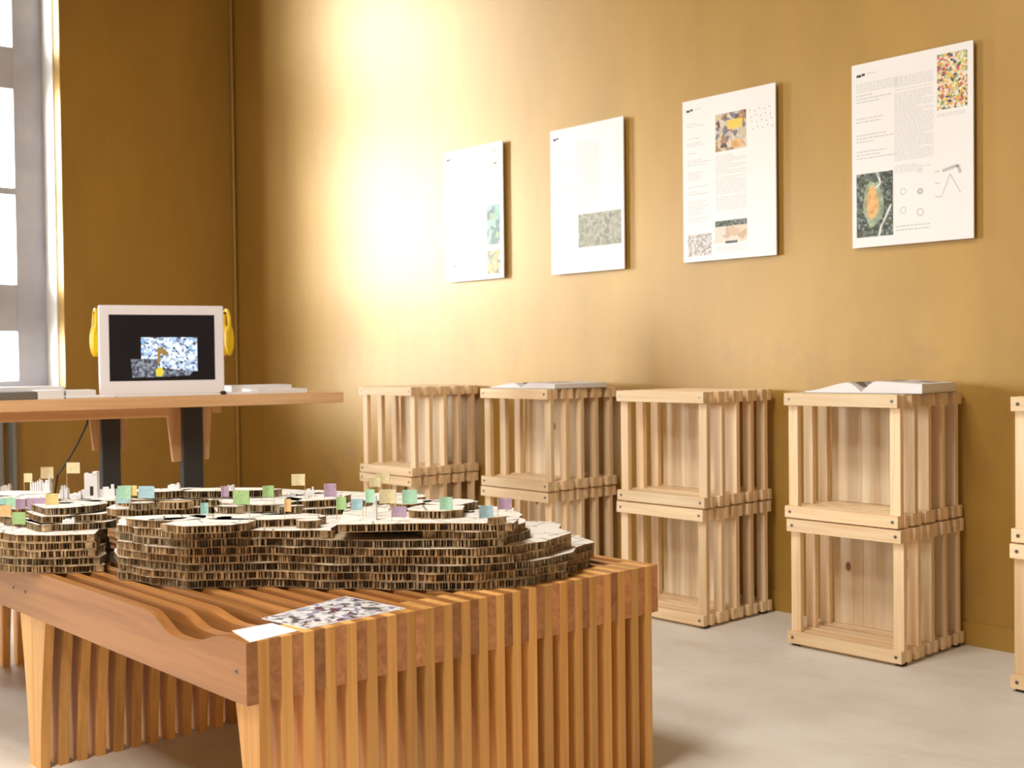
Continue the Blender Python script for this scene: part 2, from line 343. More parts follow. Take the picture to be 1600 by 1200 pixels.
# small feet/pads so that the lower crates stand on the floor
for o in [x for x in bpy.data.objects if x.name.startswith('slatted_crate') and x.location.z < .1]:
    for (x, y) in ((.03, .05), (CW-.03, .05), (.03, CD-.05), (CW-.03, CD-.05)):
        bm = bmesh.new(); box(bm, x-.02, x+.02, y-.02, y+.02, -.012, .0038); obj('foot', bm, M['hole'], o)
STZ = .012 + 2*CH - .004

# open booklets
def bh(u, s, amp):
    if s > 0: return .006+amp*math.sin(min(1, u*3.6)*PI/2)*(1-.30*u)
    return .006+amp*.85*math.sin(min(1, u*3.6)*PI/2)*(1-.92*ss(.15, 1, u))
def ss(a, b, x):
    x = max(0, min(1, (x-a)/(b-a))); return x*x*(3-2*x)
def booklet(name, label, loc, rz, w, d, marks, amp):
    t = thing(name, label, 'book', loc, rz, 'open booklets lying on the crates')
    boxo('cover', (-w/2-.004, w/2+.004, -d/2-.004, d/2+.004, 0, .0022), M['grey'], t)
    for s in (-1, 1):
        bm = bmesh.new(); n = 16; prev = None
        for layer in range(1):
            top = [];
            for i in range(n+1):
                u = i/n; h = bh(u, s, amp)
                top.append((s*u*w/2, h))
        pts = [(0, .0024)] + top + [(s*w/2, .0024)]
        clean = [pts[0]]
        for p in pts[1:]:
            if (Vector(p)-Vector(clean[-1])).length > 1e-4: clean.append(p)
        xz_prism(bm, clean, -d/2, d/2)
        pg = obj('pages', bm, M['paper'], t)
        for (u0, u1, v0, v1, m) in [q[1:] for q in marks if q[0] == s]:
            bm = bmesh.new(); prev = None
            for i in range(9):
                u = u0+(u1-u0)*i/8; h = bh(u, s, amp)+.0006
                a = bm.verts.new((s*u*w/2, -d/2+v0*d, h)); b = bm.verts.new((s*u*w/2, -d/2+v1*d, h))
                if prev: bm.faces.new((prev[0], a, b, prev[1]))
                prev = (a, b)
            obj('printed_picture', bm, m, pg)
    return t
M['photo_grey'] = palette('photo_grey', [(.10, .10, .14), (.30, .30, .36), (.55, .55, .6), (.18, .18, .22)], 30)
bk1 = [(-1, .08, .5, .15, .6, M['photo_grey']), (1, .04, .42, .3, .65, M['photo_grey']), (1, .55, .85, .5, .85, M['photo_grey'])]
booklet('open_booklet', 'thick white open booklet on the crate stack below the rightmost poster', (-3.542+.355, 5.135+.31, STZ), .10, .62, .42, bk1, .060)
booklet('open_booklet', 'flatter white open booklet with blue-grey pictures on the second crate stack from the left', (-5.938+.33, 5.11+.31, STZ), -.03, .64, .46, bk1[:2], .036)

# ------------------------------------------------------------------ posters
M['pic_carnival'] = palette('pic_carnival', [(.85, .78, .5), (.75, .55, .12), (.55, .12, .14), (.25, .36, .12), (.82, .6, .55), (.8, .8, .75), (.06, .09, .12), (.8, .4, .08), (.55, .6, .3)], 80)
M['pic_map'] = palette('pic_map', [(.03, .04, .035), (.07, .10, .09), (.12, .16, .13), (.05, .05, .03), (.25, .3, .26), (.10, .10, .05)], 75)
M['pic_orange'] = plain('pic_orange', (.75, .42, .16), .5, noise=.3, nscale=30); M['pic_haze'] = plain('pic_haze', (.33, .40, .27), .5, noise=.35, nscale=30)
M['pic_desk'] = palette('pic_desk', [(.55, .5, .42), (.7, .62, .5), (.12, .06, .06), (.4, .22, .12), (.65, .55, .35), (.2, .18, .22)], 36)
M['pic_yel'] = plain('pic_yellow', (.86, .60, .10), .5); M['pic_olive'] = palette('pic_olive', [(.36, .36, .25), (.42, .40, .30), (.30, .32, .22), (.45, .43, .36), (.25, .25, .2)], 45)
M['pic_speck'] = palette('pic_speck', [(.5, .46, .44), (.7, .67, .65), (.8, .78, .76), (.35, .32, .3)], 90)
M['pic_crate'] = palette('pic_crate', [(.68, .50, .36), (.75, .62, .48), (.6, .44, .3), (.78, .7, .6)], 18)
M['pic_teal'] = palette('pic_teal', [(.16, .33, .45), (.22, .42, .32), (.30, .40, .22), (.12, .2, .18), (.3, .5, .42)], 22)
M['pic_gold'] = palette('pic_gold', [(.45, .38, .12), (.6, .5, .2), (.25, .24, .14), (.65, .58, .3)], 40)
M['pic_pale'] = palette('pic_pale', [(.72, .76, .73), (.6, .66, .62), (.8, .82, .8), (.5, .55, .52)], 40)
M['light_ink'] = plain('light_ink', (.62, .62, .63), .6)
def poster(label, x0, x1, z0, z1, tilt, texts, pics, lines=()):
    t = thing('poster', label, 'poster', ((x0+x1)/2, W-.024, z0), 0, 'white exhibition posters on the gold wall')
    t.rotation_euler = (0, tilt, 0)
    w, h = x1-x0, z1-z0
    b = boxo('board', (-w/2, w/2, -.010, 0, 0, h), [M['board']], t, .001)
    e = boxo('backing', (-w/2+.05, w/2-.05, 0, .0235, .05, h-.05), M['edge'], t)
    def q(bm, u0, u1, v0, v1, y=-.0106):
        vs = [bm.verts.new((-w/2+u*w, y, h-v*h)) for u, v in ((u0, v1), (u1, v1), (u1, v0), (u0, v0))]; bm.faces.new(vs)
    bm = bmesh.new(); q(bm, .045, .085, .058, .072); q(bm, .09, .118, .055, .068); obj('logo', bm, M['black'], t)
    bm = bmesh.new(); q(bm, .135, .21, .057, .062); obj('caption', bm, M['light_ink'], t)
    for (u0, u1, v0, v1, step, fill) in texts:
        v = v0; bm = bmesh.new()
        while v < v1:
            if random.random() < fill:
                u = u0; end = u0+(u1-u0)*(random.uniform(.35, 1) if fill < .85 else (1 if random.random() < .85 else random.uniform(.3, .8)))
                while u < end:
                    l = random.uniform(.012, .04); q(bm, u, min(u+l, end), v, v+step*.36); u += l+.007
            v += step
        obj('text_block', bm, M['light_ink'], t)
    for p in pics:
        (u0, u1, v0, v1, m, yy) = (*p, -.0107)[:6]
        bm = bmesh.new(); q(bm, u0, u1, v0, v1, yy); obj('picture', bm, m, t)
    if lines:
        for l in lines:
            bm = bmesh.new()
            if l[0] == 'c':
                _, u, v, r, f = l; n = 16
                for k in range(n):
                    a, c = 2*PI*k/n, 2*PI*(k+1)/n
                    P = [(-w/2+u*w+math.cos(x)*s, -.0107, h-v*h+math.sin(x)*s) for x, s in ((a, r), (c, r), (c, r*f), (a, r*f))]
                    bm.faces.new([bm.verts.new(p) for p in P])
            else:
                _, ua, va, ub, vb, wd = l; A = Vector((-w/2+ua*w, 0, h-va*h)); B = Vector((-w/2+ub*w, 0, h-vb*h)); d = (B-A).normalized(); n_ = Vector((-d.z, 0, d.x))*wd
                bm.faces.new([bm.verts.new((p.x, -.0107, p.z)) for p in (A-n_, B-n_, B+n_, A+n_)])
            obj('diagram', bm, M['ink'], t)
    return t
def blob_pic(parent, cu, cv, rx, rz, w, h, m, y=-.0112):
    bm = bmesh.new(); n = 18
    bm.faces.new([bm.verts.new((-w/2+cu*w+math.cos(2*PI*k/n)*rx*random.uniform(.8, 1.1), y, h-cv*h+math.sin(2*PI*k/n)*rz*random.uniform(.85, 1.1))) for k in range(n)]); obj('picture', bm, m, parent)
Z0, Z1 = 2.087, 3.087
poster('white poster with pale text and a narrow green picture column, leftmost on the gold wall', -7.085, -6.412, Z0+.012, Z1+.012, 0,
    [(.06, .38, .12, .7, .016, .55), (.4, .68, .12, .72, .013, .9)],
    [(.80, .90, .045, .085, M['pic_pale']), (.74, .94, .14, .41, M['pic_pale']), (.84, .95, .145, .16, M['pic_desk'], -.011), (.73, .95, .455, .75, M['pic_teal']), (.73, .95, .79, .965, M['pic_gold']), (.16, .36, .79, .89, M['pic_pale'])],
    [('l', .08, .86, .34, .94, .004), ('l', .10, .95, .2, .86, .004)])
poster('white poster with a single olive grey landscape picture at lower right', -5.912, -5.225, Z0, Z1, 0,
    [(.06, .34, .12, .85, .016, .5), (.38, .68, .11, .56, .012, .93)], [(.39, .965, .605, .83, M['pic_olive'])])
p3 = poster('white poster with a yellow picture at top centre and two pictures along the bottom', -4.727, -4.035, Z0+.004, Z1+.004, 0,
    [(.05, .32, .13, .76, .015, .6), (.37, .7, .37, .70, .012, .93), (.37, .68, .92, .95, .012, .9)],
    [(.37, .70, .12, .345, M['pic_desk']), (.50, .66, .165, .22, M['pic_yel'], -.0112), (.54, .66, .29, .335, M['pic_orange'], -.0112), (.05, .32, .83, .965, M['pic_speck']), (.36, .70, .765, .90, M['pic_crate']), (.36, .70, .765, .80, M['pic_map'], -.0112), (.47, .60, .89, .905, M['pic_map'], -.0112)],
    [('c', .74+.05*(k % 5)+.01*(k//5), .13+.035*(k//5)+.01*(k % 2), .005, .2) for k in range(20)])
p4 = poster('white poster with a colourful picture at its top right corner, rightmost on the gold wall', -3.536, -2.842, Z0+.002, Z1+.002, 0,
    [(.04, .40, .11, .15, .013, .9), (.04, .38, .17, .52, .018, .6), (.37, .69, .11, .56, .0085, .98), (.37, .69, .58, .62, .009, .8), (.38, .66, .9, .94, .02, .9), (.72, .94, .345, .36, .01, .9)],
    [(.72, .955, .04, .325, M['pic_carnival']), (.04, .355, .60, .945, M['pic_map'])],
    [('c', .58, .73, .017, .3), ('c', .58, .84, .02, .75), ('c', .58, .62, .012, .7), ('c', .44, .72, .018, .8), ('c', .44, .82, .018, .8), ('l', .76, .64, .88, .62, .008), ('l', .88, .62, .9, .66, .008), ('l', .82, .66, .76, .76, .002), ('l', .82, .66, .9, .76, .002), ('l', .7, .64, .74, .64, .002), ('l', .7, .7, .74, .7, .002), ('l', .7, .77, .76, .77, .002)])
blob_pic(p4, .185, .77, .062, .13, .694, 1, M['pic_haze']); blob_pic(p4, .18, .76, .036, .095, .694, 1, M['pic_orange'], -.0116)
bm = bmesh.new()
for a, c in (((.22, .6), (.25, .66)), ((.25, .66), (.18, .70)), ((.34, .78), (.25, .90)), ((.25, .9), (.235, .945))):
    A = Vector((-.347+a[0]*.694, 0, 1-a[1])); B = Vector((-.347+c[0]*.694, 0, 1-c[1])); d = (B-A).normalized(); n_ = Vector((-d.z, 0, d.x))*.006
    bm.faces.new([bm.verts.new((p.x, -.0114, p.z)) for p in (A-n_, B-n_, B+n_, A+n_)])
obj('picture', bm, M['pic_pale'], p4)

# ------------------------------------------------------------------ slatted benches that carry the model
S = 1.035   # bench size
TX, TY, TZ, TB = -2.697*S, 1.517*S, 1.5-.724*S, .164*S
NR = 47; RIB = 1.617*S/NR; BL = 3.28; JN = 1.585*S
def make_bench():
    t = thing('slatted_bench', '', 'bench', (TX, TY, 0))
    for r in range(NR):
        y0, y1 = r*RIB+.0004, (r+1)*RIB-.0004
        if r % 2 == 0:
            k = r//2; A = (.052, .038, .022, .010)[k] if k < 4 else 0
            xs = [-BL+.001] + [(-.62+i*.02) for i in range(32)] if A else [-BL+.001, -.001]
            top = [(x, TZ - A*ss(-.60+.05*k, -.42+.05*k, x)*(1-ss(-.36+.03*k, -.10+.01*k, x))) for x in xs if x <= -.001]
            if A and top[-1][0] < -.001: top.append((-.001, TZ))
            bm = bmesh.new(); xz_prism(bm, top+[(-.001, TZ-TB), (-BL+.001, TZ-TB)], y0, y1)
            for f in bm.faces:
                f.normal_update()
                if abs(f.normal.x) > .95: f.material_index = 1
            b = obj('beam', bm, [M['fir_x'], M['firend']], t)
            if r == 0:
                for x in (-.055, -JN+.03, -JN-.09, -BL+.05):
                    bm = bmesh.new(); cyl(bm, (x, -.0012, TZ-.085), (x, .003, TZ-.085), .0085, 14); cyl(bm, (x, -.002, TZ-.085), (x, .001, TZ-.085), .004, 6, mi=1)
                    obj('screw', bm, [M['screw'], M['hole']], b)
        else:
            for s in (0, 1, 2, 3):
                pr = []
                for i in range(9):
                    z = (TZ-TB)*i/8; pr.append((.052+.078*(i/8)**1.5, z))
                pr.append((.13, TZ))
                ht = TZ if s in (0, 3) else TZ-.001
                pts = [(-.0005, 0)] + [(-p[0], p[1]) for p in pr[:-1]] + [(-.13, ht), (-.0005, ht)]
                pts = [[(x, z), (-JN-x, z), (-JN-.001+x, z), (-BL-x, z)][s] for x, z in pts]
                bm = bmesh.new(); xz_prism(bm, pts, y0, y1); obj('leg', bm, M['firslat'], t)
    return t
bench = make_bench()
tag(bench, 'long orange-brown slatted wooden bench carrying the cardboard terrain model', 'bench')
# prints lying on the bench
def flat_quad(pts, z):
    return [at_z(px, py, z) for px, py in pts]
q = flat_quad([(362, 986), (425, 974), (466, 986), (391, 1004)], TZ)
bm = bmesh.new(); prism(bm, [(p.x, p.y) for p in q], TZ+.0003, TZ+.0012); tag(obj('leaflet', bm, M['paper']), 'small white leaflet at the near corner of the bench', 'paper')
M['pic_brochure'] = palette('pic_brochure', [(.8, .8, .84), (.16, .07, .08), (.5, .5, .55), (.85, .85, .85), (.3, .28, .4), (.72, .68, .6), (.12, .13, .12), (.8, .78, .8)], 48, rough=.3)
q = flat_quad([(408, 967), (540, 932), (634, 951), (478, 983)], TZ)
bm = bmesh.new(); prism(bm, [(p.x, p.y) for p in q], TZ+.0003, TZ+.0012); br = tag(obj('printed_brochure', bm, M['paper']), 'glossy brochure with dark and white pictures, lying on the bench beside the white leaflet', 'paper')
c = sum((Vector((p.x, p.y)) for p in q), Vector((0, 0)))/4
bm = bmesh.new(); prism(bm, [((Vector((p.x, p.y))-c)*.96+c) for p in q], TZ+.0013, TZ+.0016); obj('picture', bm, M['pic_brochure'], br)

# ------------------------------------------------------------------ cardboard terrain model
LT = .0265*S
model = thing('cardboard_terrain_model', 'large terraced terrain model of stacked honeycomb cardboard sheets, spread across the slatted benches', 'model', (0, 0, 0))
SURF = []
def inside(poly, x, y):
    c = False; n = len(poly)
    for i in range(n):
        a, b = poly[i], poly[i-1]
        if (a[1] > y) != (b[1] > y) and x < (b[0]-a[0])*(y-a[1])/(b[1]-a[1])+a[0]: c = not c
    return c
def area(p): return sum(p[i-1][0]*p[i][1]-p[i][0]*p[i-1][1] for i in range(len(p)))/2
def roughen(poly, amp, step=.09):
    out = []
    for i in range(len(poly)):
        a, b = Vector(poly[i]), Vector(poly[(i+1) % len(poly)]); L = (b-a).length; n = max(1, int(L/step)); nrm = Vector(((b-a).y, -(b-a).x)).normalized()
        for k in range(n): out.append(tuple(a+(b-a)*(k/n)+nrm*random.uniform(-amp, amp)))
    return out
def inset(poly, d):
    n = len(poly); out = []; s = 1 if area(poly) > 0 else -1
    for i in range(n):
        p, a, b = Vector(poly[i]), Vector(poly[i-1]), Vector(poly[(i+1) % n])
        n1 = Vector((-(p-a).y, (p-a).x)).normalized()*s; n2 = Vector((-(b-p).y, (b-p).x)).normalized()*s
        m = n1+n2
        if m.length < .3: m = n1
        m = m.normalized(); out.append(tuple(p+m*d))
    return out
def layer(poly, k, top=True, name='cardboard_layer'):
    z0 = TZ+.0015+k*LT; z1 = z0+LT-.0008
    bm = bmesh.new(); s = 1 if area(poly) > 0 else -1
    prism(bm, inset(poly, random.uniform(.0, .004)) if not top else poly, z1-.0022, z1, 0, 1 if top else 0); prism(bm, inset(poly, random.uniform(0, .005)), z0, z0+.0016, 0)
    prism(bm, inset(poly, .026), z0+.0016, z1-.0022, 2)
    n = len(poly)
    for i in range(n):
        a, b = Vector(poly[i]), Vector(poly[(i+1) % n]); L = (b-a).length; d = (b-a)/max(L, 1e-6); nr_ = Vector((-d.y, d.x))*s
        # only rims that can be seen; cell walls around the whole outline
        u = random.uniform(0, .003)
        while u < L:
            w = random.choice((.0012, .0015, .003, .006, .008)); r = random.choice((random.uniform(.0008, .004), random.uniform(.003, .012)))
            p = a+d*u+nr_*r; q_ = a+d*min(L, u+w)+nr_*(r+random.uniform(-.0006, .003)); e = nr_*.0245
            vs = [(p.x, p.y), (q_.x, q_.y), (q_.x+e.x, q_.y+e.y), (p.x+e.x, p.y+e.y)]
            A = [bm.verts.new((x, y, z0+.0016)) for x, y in vs]; B = [bm.verts.new((x, y, z1-.0022)) for x, y in vs]
            for j in (0, 1, 3):
                bm.faces.new((A[j], A[(j+1) % 4], B[(j+1) % 4], B[j])).material_index = 0
            u += w+(random.uniform(.0035, .009) if random.random() < .90 else random.uniform(.012, .028))
    o = obj(name, bm, [M['card'] if random.random() < .7 else M['card2'], M['sheet'], M['card_shade']], model)
    SURF.append((poly, z1))
    return o
M['card2'] = plain('grey_brown_card', (.36, .27, .16), .85, noise=.45, nscale=60)
M['card_shade'] = plain('brown_card_inner_shade', (.13, .085, .045), .9)  # darker copy of the card paints the shade between cell walls
def pz(l, z): return [(p.x, p.y) for p in (at_z(a, b, z) for a, b in l)]
frontA = pz([(187, 906), (232, 915), (290, 921), (400, 918), (520, 921), (640, 923), (745, 923)], TZ)
rightA = pz([(832, 915), (882, 904), (925, 883)], TZ)
def pd(l): return [(p.x, p.y) for p in (at_d(a, 800, b*S) for a, b in l)]
BK = [(905, 4.30), (840, 4.28), (760, 4.33), (690, 4.48), (600, 4.78), (500, 4.93), (400, 5.02), (300, 5.08), (215, 5.05)]
LK = [(-160, 4.7), (-60, 4.85), (0, 4.95), (100, 5.0), (165, 4.9)]
def lim(px):
    L_ = LK if px < 185 else BK[::-1]
    if px <= L_[0][0]: return L_[0][1]*S
    for a, b in zip(L_, L_[1:]):
        if a[0] <= px <= b[0]: return (a[1]+(b[1]-a[1])*(px-a[0])/(b[0]-a[0]))*S
    return L_[-1][1]*S
cany = pz([(205, 870), (184, 880)], TZ)
canL = pd([(200, 4.6)])
full = frontA+rightA+pd(BK)+canL+cany
rightM = pz([(815, 918), (868, 905), (888, 893)], TZ)
mid = frontA+rightM+pd([(868, 4.27)]+BK[2:])+canL+cany
rightT = pz([(790, 920), (826, 903)], TZ)
topA = frontA[:]+rightT+pd([(800, 4.25)]+BK[2:])+canL+cany
topN = frontA[:4]+pz([(516, 920), (528, 905), (560, 901), (650, 900), (660, 921)], TZ)+frontA[6:]+rightT+pd([(800, 4.25)]+BK[2:])+canL+cany
left = pz([(-60, 880), (-5, 893), (50, 898), (110, 897), (160, 894), (166, 880)], TZ)+pd([(168, 4.6)]+LK[::-1])
for k in range(7):
    base = full if k < 3 else mid if k < 5 else topA if k == 5 else topN
    p = roughen(base, .015, .055)
    # slits that show as black gaps between sheets
    layer(p, k, k in (2, 4, 6))
for k in range(5): layer(roughen(inset(left, .004*k), .015, .06), k, k == 4)
def blob(px, py, lvl, rx, ry, n=9, rot=0, j=.22):
    """irregular faceted plate whose top lies at level lvl, centred where the photo shows it"""
    z = TZ+.0015+lvl*LT; c_ = at_z(px, py, z); out = []
    for i in range(n):
        a = 2*PI*i/n+random.uniform(-.2, .2); q_ = random.uniform(1-j, 1+j*.4)
        u, v = math.cos(a)*rx*q_, math.sin(a)*ry*q_; u, v = u*math.cos(rot)-v*math.sin(rot), u*math.sin(rot)+v*math.cos(rot)
        out.append((c_.x+R.x*u+D.x*v, c_.y+R.y*u+D.y*v))
    res = []
    for x, y in out:
        v = Vector((x, y, 0)); d_ = v.dot(D); px = 800+FPX*v.dot(R)/d_; m = lim(px)
        if d_ > m: v -= D*(d_-m)
        if v.y < TY+.04: v.y = TY+.04
        res.append((v.x, v.y))
    return res
z8 = TZ+.0015+8*LT
plate8 = pz([(527, 819), (600, 818), (652, 817), (700, 817), (801, 817), (812, 810), (790, 799), (700, 790), (600, 788), (540, 795)], z8)
layer(roughen(plate8, .004), 7)
for (px, py, l0, l1, rx, ry, rot) in [
    (330, 815, 8, 8, .17, .10, .2), (400, 806, 8, 8, .26, .10, -.1), (265, 808, 8, 8, .16, .09, 0), (225, 790, 8, 8, .14, .12, .3),
    (300, 774, 8, 9, .24, .16, .1), (410, 782, 8, 9, .17, .13, -.2), (495, 776, 8, 9, .13, .14, 0), (560, 792, 9, 9, .0, .0, 0),
    (680, 793, 9, 9, .12, .09, 0), (700, 784, 9, 9, .10, .09, .2), (600, 776, 8, 8, .18, .14, 0), (640, 783, 9, 9, .09, .08, 0), (775, 806, 9, 9, .035, .03, 0),
    (125, 812, 6, 6, .13, .10, 0), (60, 815, 6, 6, .12, .10, .2), (140, 800, 6, 7, .10, .09, 0), (110, 787, 6, 8, .15, .13, 0), (30, 790, 6, 7, .13, .14, 0),
    (80, 775, 6, 8, .20, .10, 0), (20, 770, 6, 8, .16, .10, 0), (170, 778, 7, 8, .12, .11, .1), (355, 764, 9, 10, .20, .06, 0), (250, 765, 9, 10, .14, .06, 0)]:
    if rx == 0: continue
    bp_ = blob(px, py, l1, rx, ry, 10, rot)
    for l in range(l0, l1+1):
        layer(roughen([(p[0], p[1]) for p in (bp_ if l == l1 else inset(bp_, -.02*(l1-l)))], .004, .07), l-1)
for i in range(34):
    a_, b_ = random.choice(((215, 520), (215, 520), (560, 760), (-10, 155))); px = random.uniform(a_, b_)
    if a_ == 560: py = random.uniform(784, 808); l = 8
    elif a_ < 0: py = random.uniform(776, 828); l = 8 if py < 795 else 6
    else: py = random.uniform(768, 815); l = 9 if py < 790 else 8
    layer(roughen(blob(px, py, l+.0, random.uniform(.025, .08), random.uniform(.015, .045), 7, random.uniform(-.4, .4)), .003, .05), l-1, random.random() < .8)
def top_z(x, y):
    z = TZ
    for poly, zz in SURF:
        if zz > z and inside(poly, x, y): z = zz
    return z
def hit(px, py):
    r = ray(px, py); d = 3.3
    while d < 6.5:
        p = Vector((0, 0, H))+r*d
        if p.z <= top_z(p.x, p.y): return p, top_z(p.x, p.y), d
        d += .006
    p = at_z(px, py, TZ); return p, TZ, d

# paper flags
FC = dict(cream=(.82, .72, .45), orange=(.85, .58, .28), green=(.42, .66, .30), mint=(.45, .78, .58), teal=(.35, .66, .62), blue=(.42, .66, .76), purple=(.50, .36, .52), yellow=(.85, .70, .30))
for k, v in FC.items(): M['flag_'+k] = plain('flag_'+k, v, .7, noise=.12, nscale=90)
flags = [('cream', 37, 50, 740, 754, 768), ('cream', 65, 85, 730, 748, 770), ('cream', 104, 126, 723, 740, 772), ('teal', -4, 9, 780, 789, 803), ('mint', 9, 27, 778, 793, 805), ('purple', 27, 41, 780, 796, 806), ('purple', 42, 71, 779, 797, 810), ('yellow', 71, 91, 772, 790, 803),
    ('orange', -3, 19, 790, 807, 822), ('green', 19, 40, 801, 820, 833), ('blue', 181, 205, 764, 787, 806), ('mint', 186, 206, 759, 780, 800), ('yellow', 203, 215, 759, 775, 790), ('blue', 216, 242, 760, 779, 790), ('purple', 345, 357, 760, 777, 790), ('green', 365, 391, 767, 789, 812), ('teal', 315, 327, 786, 804, 812),
    ('green', 412, 429, 759, 777, 790), ('cream', 459, 480, 741, 759, 780), ('purple', 506, 525, 756, 777, 790), ('orange', 444, 455, 780, 800, 812), ('green', 525, 541, 777, 797, 812), ('blue', 550, 568, 780, 798, 812), ('mint', 571, 586, 765, 786, 808), ('cream', 596, 622, 765, 787, 806), ('cream', 580, 598, 746, 761, 782), ('cream', 592, 612, 739, 755, 780),
    ('mint', 628, 651, 766, 788, 808), ('mint', 688, 708, 777, 797, 806), ('purple', 611, 635, 792, 809, 815), ('blue', 749, 771, 790, 810, 814), ('purple', 777, 799, 779, 797, 812)]
ordn = ['first', 'second', 'third', 'fourth', 'fifth', 'sixth', 'seventh', 'eighth', 'ninth']
for cname in FC:
    L_ = sorted([f for f in flags if f[0] == cname], key=lambda f: (f[1]+f[2])/2)
    words = {2: 'two', 3: 'three', 4: 'four', 5: 'five', 6: 'six', 7: 'seven', 8: 'eight'}
    for i, (cn, x0, x1, y0, y1, yb) in enumerate(L_):
        side = random.choice((0, 1)); xs = x0+1 if side == 0 else x1-1
        if cn == 'cream' and i >= 3: xs = x1-3
        p, zt, d = hit(xs, yb)
        d_ = Vector((p.x, p.y, 0)).dot(D)
        ztop = at_d(xs, y0, d_).z; zbot = at_d(xs, y1, d_).z; wd = (x1-x0)/FPX*d_
        label = ('only ' if len(L_) == 1 else '') + ('%s of the %s ' % (ordn[i], words[len(L_)]) if len(L_) > 1 else '') + '%s paper flags from the left, pinned in the model' % cn
        if len(L_) == 1: label = 'single %s paper flag pinned in the cardboard model' % cn
        t = thing('paper_flag', label, 'flag', (p.x, p.y, zt-.004), math.atan2(R.y, R.x)+random.uniform(-.2, .2), 'small paper flags pinned in the model')
        hh = ztop-zt+.004; hb = zbot-zt+.004
        bm = bmesh.new(); cyl(bm, (0, 0, 0), (0, 0, hh+.001), .0011, 8); obj('pin', bm, M['pin'], t)
        s = 1 if xs < (x0+x1)/2 else -1
        bm = bmesh.new(); n = 6; prev = None
        for k in range(n+1):
            u = k/n; y = .0045*math.sin(u*PI*1.3)
            a = [bm.verts.new((s*(u*wd), y+o_, z)) for o_ in (-.0013, -.0018) for z in (hb, hh)]
            if prev:
                bm.faces.new((prev[0], a[0], a[1], prev[1])); bm.faces.new((prev[2], prev[3], a[3], a[2])); bm.faces.new((prev[1], a[1], a[3], prev[3])); bm.faces.new((prev[0], prev[2], a[2], a[0]))
            prev = a
        obj('flag', bm, M['flag_'+cn], t)

# white card buildings standing on the model
def bld(px, yb, hpx, wpx, kind, label):
    p, zt, d = hit(px, yb); d_ = Vector((p.x, p.y, 0)).dot(D); w = wpx/FPX*d_; h = hpx/FPX*d_
    bm = bmesh.new()
    if kind == 'tower':
        box(bm, -w/2, w/2, -.014, .014, 0, h); box(bm, w*.15, w*.5, -.016, .012, h, h*1.1); box(bm, -w*.5, -w*.3, -.012, .01, h, h*1.04)
        box(bm, -w*.75, -w/2, -.012, .012, 0, h*.35); box(bm, -w*.06, w*.2, -.0146, -.013, h*.12, h*.5, 1)
    elif kind == 'cluster':
        for i in range(6):
            x = -w/2+w*i/6; hh = h*random.uniform(.45, 1); box(bm, x, x+w/7.5, -.008+random.uniform(-.004, .004), .008, 0, hh)
            box(bm, x+w*.01, x+w*.06, -.006, .006, hh, hh*1.12)
    elif kind == 'slab':
        box(bm, -w/2, w/2, -.012, .012, 0, h); box(bm, -w*.3, w*.1, -.008, .008, h, h*1.3); box(bm, w*.25, w*.45, -.008, .008, h, h*1.6)
    else:
        box(bm, -w/2, w/2, -.01, .01, 0, h*.7)
        a = [(-w/2, h*.7), (w/2, h*.7), (0, h)]; xz_prism(bm, a, -.01, .01)
    o = obj('model_building', bm, [M['foam'], M['hole']]); o.location = (p.x, p.y, zt-.001); o.rotation_euler = (0, 0, math.atan2(R.y, R.x)+random.uniform(-.3, .3))
    tag(o, label, 'model building', 'small white card buildings on the model')
bld(144, 778, 38, 20, 'tower', 'tall white card tower with a dark doorway, right of the tallest cream flags')
bld(58, 767, 19, 20, 'cluster', 'jagged white card cluster between the first two cream flags from the left')
bld(75, 768, 14, 10, 'slab', 'small white card block under the second cream flag from the left')
bld(101, 779, 22, 14, 'cluster', 'white card cluster just left of the tallest cream flag')
bld(168, 776, 12, 22, 'slab', 'low white card block between the card tower and the blue flags')
bld(120, 780, 8, 16, 'slab', 'flat white card block at the foot of the card tower')
bld(10, 767, 7, 16, 'slab', 'low white card building at the far left edge of the model')
bld(272, 764, 6, 18, 'slab', 'low white card building on the far ridge, right of the blue flags')
bld(361, 765, 8, 10, 'cluster', 'white card cluster on the far ridge beside a purple flag')
bld(455, 777, 9, 14, 'cluster', 'white card cluster left of the tall cream flag at the centre')
bld(484, 775, 9, 14, 'slab', 'white card block right below the tall cream flag at the centre')
bld(586, 812, 24, 6, 'slab', 'slender white card post standing just right of a mint flag')
bld(577, 812, 12, 8, 'house', 'tiny white card house with a gable among the central flags')
bld(745, 806, 5, 10, 'slab', 'small white card block left of the last blue flag')
bld(527, 778, 8, 12, 'house', 'white card house with a gable right of a purple flag')
bld(108, 818, 6, 18, 'slab', 'low white card block on the left plateau near the dark ravine')
bld(250, 812, 4, 14, 'slab', 'flat white card block on the plateau right of the ravine')

# ------------------------------------------------------------------ desk at the back
dr = at_d(537, 613, 7.5); dl = at_d(0, 625, 6.53); ez = Vector((dr.x-dl.x, dr.y-dl.y, 0)).normalized(); DA = math.atan2(ez.y, ez.x)
DT = 1.304; nz = Vector((-ez.y, ez.x, 0)); O = Vector((dl.x, dl.y, 0)); LEN = (Vector((dr.x, dr.y, 0))-O).length
if nz.dot(D) < 0: nz = -nz
def dx(px, off=0):
    """distance along the desk at which picture column px meets a plane 'off' metres behind its front edge"""
    r = ray(px, 620); t_ = (O+nz*off).dot(nz)/Vector((r.x, r.y, 0)).dot(nz); return (r*t_-O-Vector((0, 0, 0))).dot(ez)
desk = thing('long_desk', 'long pale brown wooden desk on black posts by the window, carrying the monitor', 'desk', (O.x, O.y, 0), DA)
boxo('desk_top', (-1.6, LEN, 0, .85, DT-.068, DT), M['desk_x'], desk, .003)
